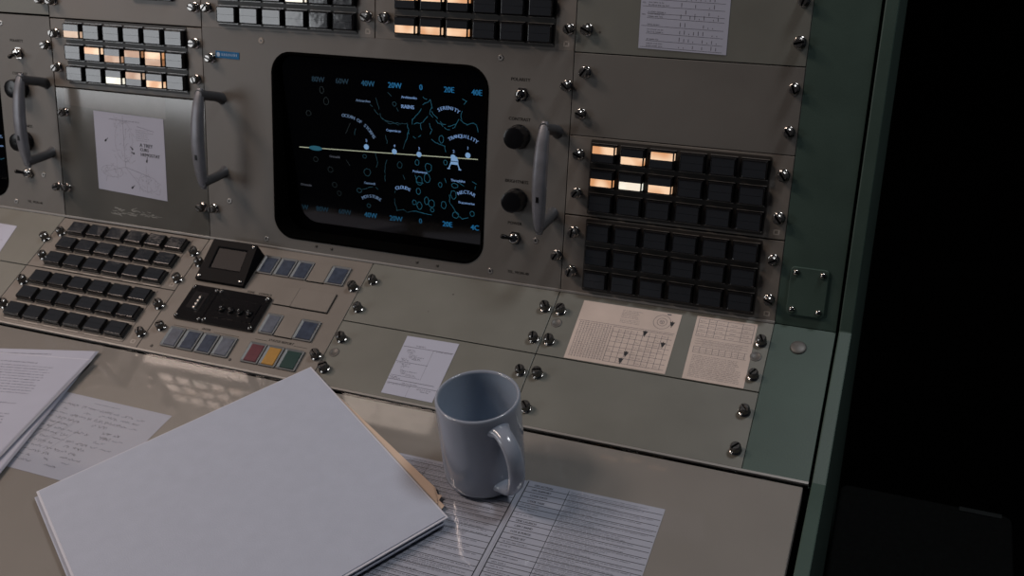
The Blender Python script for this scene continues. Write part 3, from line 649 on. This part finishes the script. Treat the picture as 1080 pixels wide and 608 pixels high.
def ink_form(k, w, h):
    L = M['ink']
    k.rect(w*.02,w*.98,h*.815,h*.822,0,L); k.rect(w*.60,w*.606,h*.30,h*.82,0,M['ink2']); k.rect(w*.0,w*.62,h*.55,h*.556,0,L); k.rect(w*.02,w*.58,h*.315,h*.32,0,L); k.rect(w*.0,w*.9,h*.245,h*.253,0,L); k.rect(w*.02,w,h*.185,h*.192,0,L); k.rect(w*.47,w*.474,0,h*.19,0,M['ink2'])
    greek(k,w*.25,w*.45,h*.84,0,1.8,M['inkd']); greek(k,0+w*.66,w*.97,h*.80,0,1.4,L)
    for y,a,b in ((.76,.12,.28),(.735,.12,.3),(.71,.16,.28),(.68,.2,.36),(.655,.2,.52),(.63,.22,.44),(.61,.28,.46),(.6,.08,.2),(.575,.1,.26),(.525,.04,.3),(.505,.14,.24),(.48,.16,.3),(.46,.14,.22),(.42,.16,.22),(.40,.16,.5),(.375,.18,.3),(.355,.2,.46),(.335,.3,.5),(.285,.02,.18),(.265,.05,.24),(.205,.3,.6),(.15,.62,.9),(.12,.7,.88),(.165,.02,.5)):
        greek(k,w*a,w*b,h*y,0,1.3,M['inkd'] if rg.random()<.5 else L)
sheet('handwritten_form', FS, [(328.9,-97.4),(393.2,-96.2),(392.2,-177.0),(330.3,-176.6)], .15, 'small white handwritten form on the shelf panel behind the mug', 'paper', ink=ink_form)
sheet('cropped_sheet', FS, [(-420,-28.5),(-305.8,-29.6),(-299.0,-77),(-420,-77)], .15, 'blank white sheet on the sloping shelf, cut by the left edge', 'paper', ink=lambda k,w,h: greek(k,w*.7,w*.93,h*.4,0,2,M['ink2']))
def ink_card1(k, w, h):
    L = M['ink']; t = .45
    k.rect(2,w-2,h-28,h-28+t,0,L)
    for i in range(6): greek(k, w*.42, w*(.55+.08*rg.random()), h-6-2.0*i, 0, 1.1, L)
    for i in range(3): greek(k, w*.42, w*.62, h-19-2.0*i, 0, 1.0, L)
    for r in (9.6,5.4,2.4): k.line([(w*.83+r*math.cos(a*math.pi/12), h-14+r*math.sin(a*math.pi/12)) for a in range(25)], .45, 0, L)
    for a in range(3): k.seg((w*.83,h-14),(w*.83+2*math.cos(a*2.1+.5),h-14+2*math.sin(a*2.1+.5)),.6,0,L)
    x = 4
    while x < w*.38: k.rect(x,x+.35,4,h-29,0,L); x += 3.2
    y = 5
    while y < h-30: greek(k, 4, w*.37, y, 0, 1.0, L, cw=1.0); y += 2.7
    for i in range(10): k.rect(w*(.38+.061*i), w*(.38+.061*i)+t, 4, h-32, 0, L)
    for i in range(8): k.rect(w*.38,w-3,4+i*6.8,4+i*6.8+t,0,L)
    for i in range(9):
        for j in range(7):
            if rg.random()<.6: greek(k, w*(.388+.061*i), w*(.43+.061*i), 6.5+j*6.8, 0, 1.2, L)
    for x,y,q in ((.70,.60,1),(.90,.46,-1),(.58,.22,0),(.55,.10,0),(.93,.82,2)):
        k.quad([(w*x-2.8,h*y+2.6),(w*x+2.8,h*y+2.6),(w*x+.9,h*y-3.0),(w*x-.9,h*y-3.0)][::-1],.02,M['inkd']); k.rect(w*x-.4,w*x+.4,h*y-5,h*y+4,.02,M['inkd'])
    k.rect(w*.86,w*.9,h-3.2,h-1.6,0,M['ink'])
sheet('table_card', FS, [(514.0,-8.4),(625.9,-8.2),(626.0,-89.0),(514.6,-90.0)], .15, 'wide aged cream card with a printed table and round seal', 'card', 'cream', ink_card1, group='cream printed cards')
def ink_card2(k, w, h):
    L = M['ink']
    for i in range(5): k.rect(3,w-3,h-3-6*i,h-2.6-6*i,0,L)
    for x in (3,14,22,34,50,62): k.rect(x,x+.45,h-27,h-3,0,L)
    for i in range(4):
        for x in (5,15,24,38,52,): greek(k,x,x+7,h-7-6*i,0,1.4,L)
    for i in range(3): k.rect(4,w-4,h-31-3*i,h-30.7-3*i,0,L); greek(k,12,w-10,h-33-3*i,0,1.0,L)
    k.rect(4,w-4,h-41,h-40.6,0,L); k.rect(4,w-4,h-49,h-48.6,0,L)
    for i in range(9): k.rect(4+i*6.8,4.4+i*6.8,h-49,h-41,0,L)
    for i in range(2): greek(k,5,w-5,h-44.5-2.5*i,0,1.1,L)
    y = h-53
    while y > 3: greek(k,5,w-5,y,0,1.15,L,rg.uniform(.85,1),cw=.9); y -= 2.1
sheet('printed_card', FS, [(642.3,-6.0),(707.2,-5.6),(707.9,-90.0),(644.2,-90.0)], .15, 'narrow cream card of dense small print beside the green frame', 'card', 'cream', ink_card2, group='cream printed cards')

# sheets under the clear desk cover
def ink_hand(k, w, h):
    for r in range(13):
        y = h*(.86-.062*r); x = w*rg.uniform(.10,.36)
        while x < w*(.85 if r < 8 else .7):
            l = rg.uniform(4,17)
            if rg.random()<.78: scribble(k,x,y,0,l,rg.uniform(2.2,5.2),M['inkd'] if rg.random()<.7 else M['ink'],int(l/.8)+2,.34)
            x += l+rg.uniform(1,5)
    for a in range(6): x=w*rg.uniform(.3,.65); y=h*rg.uniform(.1,.4); k.seg((x,y),(x+w*.07,y+h*.35),.35,0,M['ink2'])
    greek(k,w*.50,w*.68,h*.93,0,1.4,M['ink'])
sheet('handwritten_sheet', FD, [(-78,-90.5),(122.6,-91.5),(122.8,-213.2),(-78,-212.2)], ZU, 'white sheet of handwriting between the left paper stack and the white folder', 'paper_w', ink=ink_hand, thick=.2)
def ink_check(left):
    def f(k, w, h):
        D, L = M['inkd'], M['ink']
        # rows
        y = h-2.5; r = random.Random(2 if left else 4)
        if not left:
            k.rect(1.5,2.6,0,h-1,0,D); k.rect(43.5,44.1,0,h-3,0,D)
            lab = ['OPS ACTION','OPS SUPPORT','CODE DATE','CODE TASK','','','','TIME LAUNCH','CSM S BAND','LOX & PURGE','SPEED SET','','','']
        else:
            k.rect(w-4.4,w-3.4,0,h-1,0,D); k.rect(37,37.5,h-26,h-8,0,L); lab = []
        i = 0
        while y > 3:
            hh = r.choice((5.2,5.8,7.4,7.4)); x0 = 2.5 if not left else 3; x1 = w-1 if not left else w-4
            k.rect(x0,x1,y-hh,y-hh+.65,0,D)
            nl = 2 if hh < 6 else 3
            for j in range(nl):
                greek(k,(46.5 if not left else x0+2),x1-2,y-2.1-j*2.15,0,1.35,D if j%2==0 else L,r.uniform(.25,1) if j else r.uniform(.8,1),cw=.95)
            if not left and i < len(lab) and lab[i]: text(k,lab[i],18.5,y-hh+hh*.5,0,3.5,D,bold=.2,sx=.9)
            elif not left: greek(k,6,30,y-3.2,0,1.7,D,r.uniform(.4,1))
            y -= hh; i += 1
    return f
sheet('checklist_sheet', FD, [(391,-72.0),(530.0,-72.0),(530.1,-290),(391,-290)], ZU, 'printed checklist sheet under the mug and the white folder corner', 'paper_w', ink=ink_check(True), thick=.2, group='printed checklist sheets')
sheet('checklist_sheet', FD, [(530.3,-70.8),(666.8,-69.9),(668.4,-290),(530.3,-290)], ZU, 'printed checklist sheet to the right of the mug, bottom centre', 'paper_w', ink=ink_check(False), thick=.2, group='printed checklist sheets')

# ------------------------------------------------------------------ report stacks on the left
def report(u, v, rz, w, h, z0, n, label, seed, ink=None, stag=.5, tilt=0):
    t = empty('paper_report', FD(u,v,z0,rz) @ Matrix.Rotation(tilt,4,'Y'), label, 'paper report', 'stapled reports on the desk')   # origin: top right corner
    r = random.Random(seed); mb = MB()
    for i in range(n):
        f_ = (n-i)*stag; dx, dy = f_+r.uniform(-.2,.2), f_*.9+r.uniform(-.2,.2)
        mb.box(-w+dx, dx, -h+dy, dy, i*.34, i*.34+.24, M['paper'] if i % 2 else M['board_edge'])
    mb.build('pages', t)
    k = MB(); z = n*.34
    if ink: ink(k, w, h, z)
    k.box(-w,0,-h,0,z-.02,z+.22,M['paper']); k.build('top_page', t)
    return t
def ink_report(k, w, h, z):
    z += .27
    greek(k,-122,-58,-14.5,z,2.3,M['inkd'])
    for a,b in ((-21,12),(-88,2),(-106,8),(-156,10),(-214,9)):
        for i in range(b): greek(k,-w+22,-30-(rg.uniform(0,6) if i < b-1 else 40),a-4.9*i,z,1.9,M['inkd'] if i%2 else M['ink'],cw=1.35)
def ink_rep2(k, w, h, z):
    z += .27; greek(k,-w*.62,-w*.24,-9.5,z,2.3,M['inkd'])
report(-41.5,-20.4,math.radians(13.5),216,279,0.0,5,'stapled report peeking out beneath the typed report at the left edge',1,ink_rep2)
report(-33.0,-42.0,math.radians(8.6),216,279,4.3,5,'typed report lying on top of the paper stack at the left edge',2,ink_report,.62,math.radians(-.85))

# ------------------------------------------------------------------ manila folder and white folder
mf = empty('manila_folder', FD(300,-180,0.0), 'manila folder with a torn tab sticking out from under the white folder', 'folder')
mb = MB(); P = [(240,-4.5),(267,-4.5),(276,-5),(450,-111),(456,-119),(461,-119),(461,-126),(469,-131),(468,-139),(360,-330),(190,-210)]
mb.prism([(x-300,y+180) for x,y in P][::-1] if False else [(x-300,y+180) for x,y in reversed(P)], 0, .7, M['manila']); mb.build('back_leaf', mf)
mb = MB(); mb.prism([(x-300,y+180) for x,y in reversed([(238,-5),(262,-5.5),(272,-6),(449,-112),(458,-124),(462,-131),(356,-326),(192,-206)])], .8, 1.5, M['manila']); mb.build('front_leaf', mf)
wf = empty('white_folder', FD(76.1,-242.2,1.6), 'large white cloth covered folder lying across the middle of the desk', 'folder')
WQ = [(0,0),(248.2,-169.9),(406.7,91.8),(158.5,261.7)]     # left, near, right and far corner
WB = [(0,0),(248.2,-169.9),(406.7,91.8),(193,238),(144,238)]   # lower leaves stop short of the sloping shelf
def inset(Q, d, dx=0, dy=0):
    cx, cy = 203.3, 45.9; L_ = math.dist(Q[0],Q[2])/2
    return [(cx+(p[0]-cx)*(1-d/L_)+dx, cy+(p[1]-cy)*(1-d/L_)+dy) for p in Q]
mb = MB(); mb.prism(WQ, 5.0, 6.6, M['board_edge']); cv = mb.build('front_cover', wf, bevel=.6, seg=2)
mb = MB(); mb.prism(inset(WQ,3.2), 6.4, 7.5, M['board']); mb.build('cloth_panel', cv, bevel=.35)
mb = MB(); mb.prism(inset(WB,1.0,-1.5,-4), 0, 2.2, M['board']); mb.build('back_cover', wf, bevel=.7)
mb = MB()
for i in range(6): mb.prism(inset(WB,8+.8*(i%3)), 2.3+i*.44, 2.3+i*.44+.36, M['paper'])
mb.build('page_block', wf)

# ------------------------------------------------------------------ mug
MUGA = math.radians(-39)
mg = empty('mug', FD(487.8,-75.3,-.1,MUGA), 'blue grey ceramic mug standing on the checklist sheets', 'mug')
mb = MB()
R = 40.5; H = 95.3
prof = [(33,.8),(35,.0),(38.2,.9),(39.6,3.5),(40.0,10),(40.3,40),(40.5,70),(40.5,88),(40.5,93.4),(39.9,94.8),(38.8,95.3),(37.6,94.8),(37.0,93.2)]
mb.lathe(prof, M['mug'], n=72, cap1=False)
mb.lathe([(37.0,93.2),(36.8,80),(36.6,40),(36.0,12),(33.5,7.5),(28,6),(.5,6)], M['mug_in'], n=72, cap0=False)
mb.build('body', mg)
# handle, swept strap
pts = []
K = [(37.5,80.0),(46,80.5),(56,77),(64,69),(68.0,57),(67.5,44),(62.5,29),(54.5,19),(46,14),(38.0,13)]
def cr(P, n):
    o = []
    for i in range(len(P)-1):
        p0 = P[max(i-1,0)]; p1 = P[i]; p2 = P[i+1]; p3 = P[min(i+2,len(P)-1)]
        for j in range(n):
            t = j/n
            o.append(tuple(.5*((2*p1[k])+(-p0[k]+p2[k])*t+(2*p0[k]-5*p1[k]+4*p2[k]-p3[k])*t*t+(-p0[k]+3*p1[k]-3*p2[k]+p3[k])*t**3) for k in range(2)))
    o.append(P[-1]); return o
Q = cr(K,5); L = []
for i,(x,z) in enumerate(Q):
    a = Q[max(i-1,0)]; b = Q[min(i+1,len(Q)-1)]; dx, dz = b[0]-a[0], b[1]-a[1]; l = math.hypot(dx,dz); nx, nz = -dz/l, dx/l
    s = i/(len(Q)-1); fl = 1+.45*math.exp(-(s/.07)**2)+.35*math.exp(-((1-s)/.07)**2)
    w, th = 8.4*fl, 5.2*fl
    L.append([(x+nx*th*math.sin(t), w*math.cos(t), z+nz*th*math.sin(t)) for t in [2*math.pi*k/20 for k in range(20)]])
mb = MB(); mb.loops(L, M['mug']); mb.build('handle', mg)

# ------------------------------------------------------------------ dark case standing on the floor right of the console
dc = empty('equipment_case', T(935,150,FLZ), 'black fabric covered case on the dark floor right of the console', 'case')
zt = -560-FLZ
mb = MB(); mb.prism(rrect(-128,127,-260,250,14,4), 12, zt, M['case']); mb.build('body', dc, bevel=6, seg=3)
mb = MB(); mb.prism(rrect(-130,129,-262,252,15,4), zt-26, zt-20, M['binding']); mb.build('lid_seam', dc, bevel=1.5)
mb = MB(); mb.box(50,112,238,247,zt,zt+2,M['binding']); mb.build('back_edge_strip', dc, bevel=1)  # paler grey strip on the case top, along its back edge
for (x,y) in ((-110,-240),(110,-240),(-110,232),(110,232)):
    mb = MB(); mb.lathe([(9,0),(10,12)], M['black'], n=14, c=(x,y)); mb.build('foot', dc)

# ------------------------------------------------------------------ lights
def area(name, loc, target, sx, sy, rad, col):
    l = bpy.data.lights.new(name,'AREA'); l.shape = 'RECTANGLE'; l.size = sx; l.size_y = sy; l.color = col
    l.energy = rad*sx*sy*math.pi
    o = bpy.data.objects.new(name, l); C.objects.link(o); o.location = loc
    d = Vector(target)-Vector(loc); o.rotation_euler = d.to_track_quat('-Z','Z').to_euler(); return o
def area_y(name, loc, sx, sz, rad, col):   # vertical panel facing +y
    l = bpy.data.lights.new(name,'AREA'); l.shape = 'RECTANGLE'; l.size = sx; l.size_y = sz; l.color = col; l.energy = rad*sx*sz*math.pi
    o = bpy.data.objects.new(name, l); C.objects.link(o); o.location = loc; o.rotation_euler = (math.pi/2,0,0); return o
area_y('window_light', (-1.45,-1.5,.74), 1.2, .75, 4.2, (.93,.96,1.0))
area('ceiling_light', (-1.55,-.45,2.0), (-1.55,-.45,0), .6, .5, 29, (1,.78,.67))
area('ceiling_light', (-.80,-.76,2.0), (-.80,-.76,0), .42, .26, 42, (1,.82,.70))
area('ceiling_light', (1.4,.22,2.2), (1.4,.22,0), .5, .5, 26, (.95,.97,1))
w = bpy.data.worlds.new('world'); bpy.context.scene.world = w; w.use_nodes = True
w.node_tree.nodes['Background'].inputs[0].default_value = (.6,.7,1,1); w.node_tree.nodes['Background'].inputs[1].default_value = .012

# ------------------------------------------------------------------ camera
cam = bpy.data.cameras.new('camera'); co = bpy.data.objects.new('camera', cam); C.objects.link(co)
cam.sensor_width = 36; cam.lens = 1075.5/1080*36; cam.clip_start = .01
Rm = [[0.93019, 0.14139, -0.33876], [0.36145, -0.51379, 0.77805], [-0.06405, -0.84618, -0.52903]]
mw = Matrix(((Rm[0][0],-Rm[0][1],-Rm[0][2],.826055),(Rm[1][0],-Rm[1][1],-Rm[1][2],-.926368),(Rm[2][0],-Rm[2][1],-Rm[2][2],.623696),(0,0,0,1)))
co.matrix_world = mw
cam.dof.use_dof = True; cam.dof.focus_distance = .95; cam.dof.aperture_fstop = 16
bpy.context.scene.camera = co
vs_ = bpy.context.scene.view_settings; vs_.view_transform = 'Standard'; vs_.look = 'None'; vs_.gamma = 1; vs_.use_curve_mapping = False; vs_.exposure = -0.08
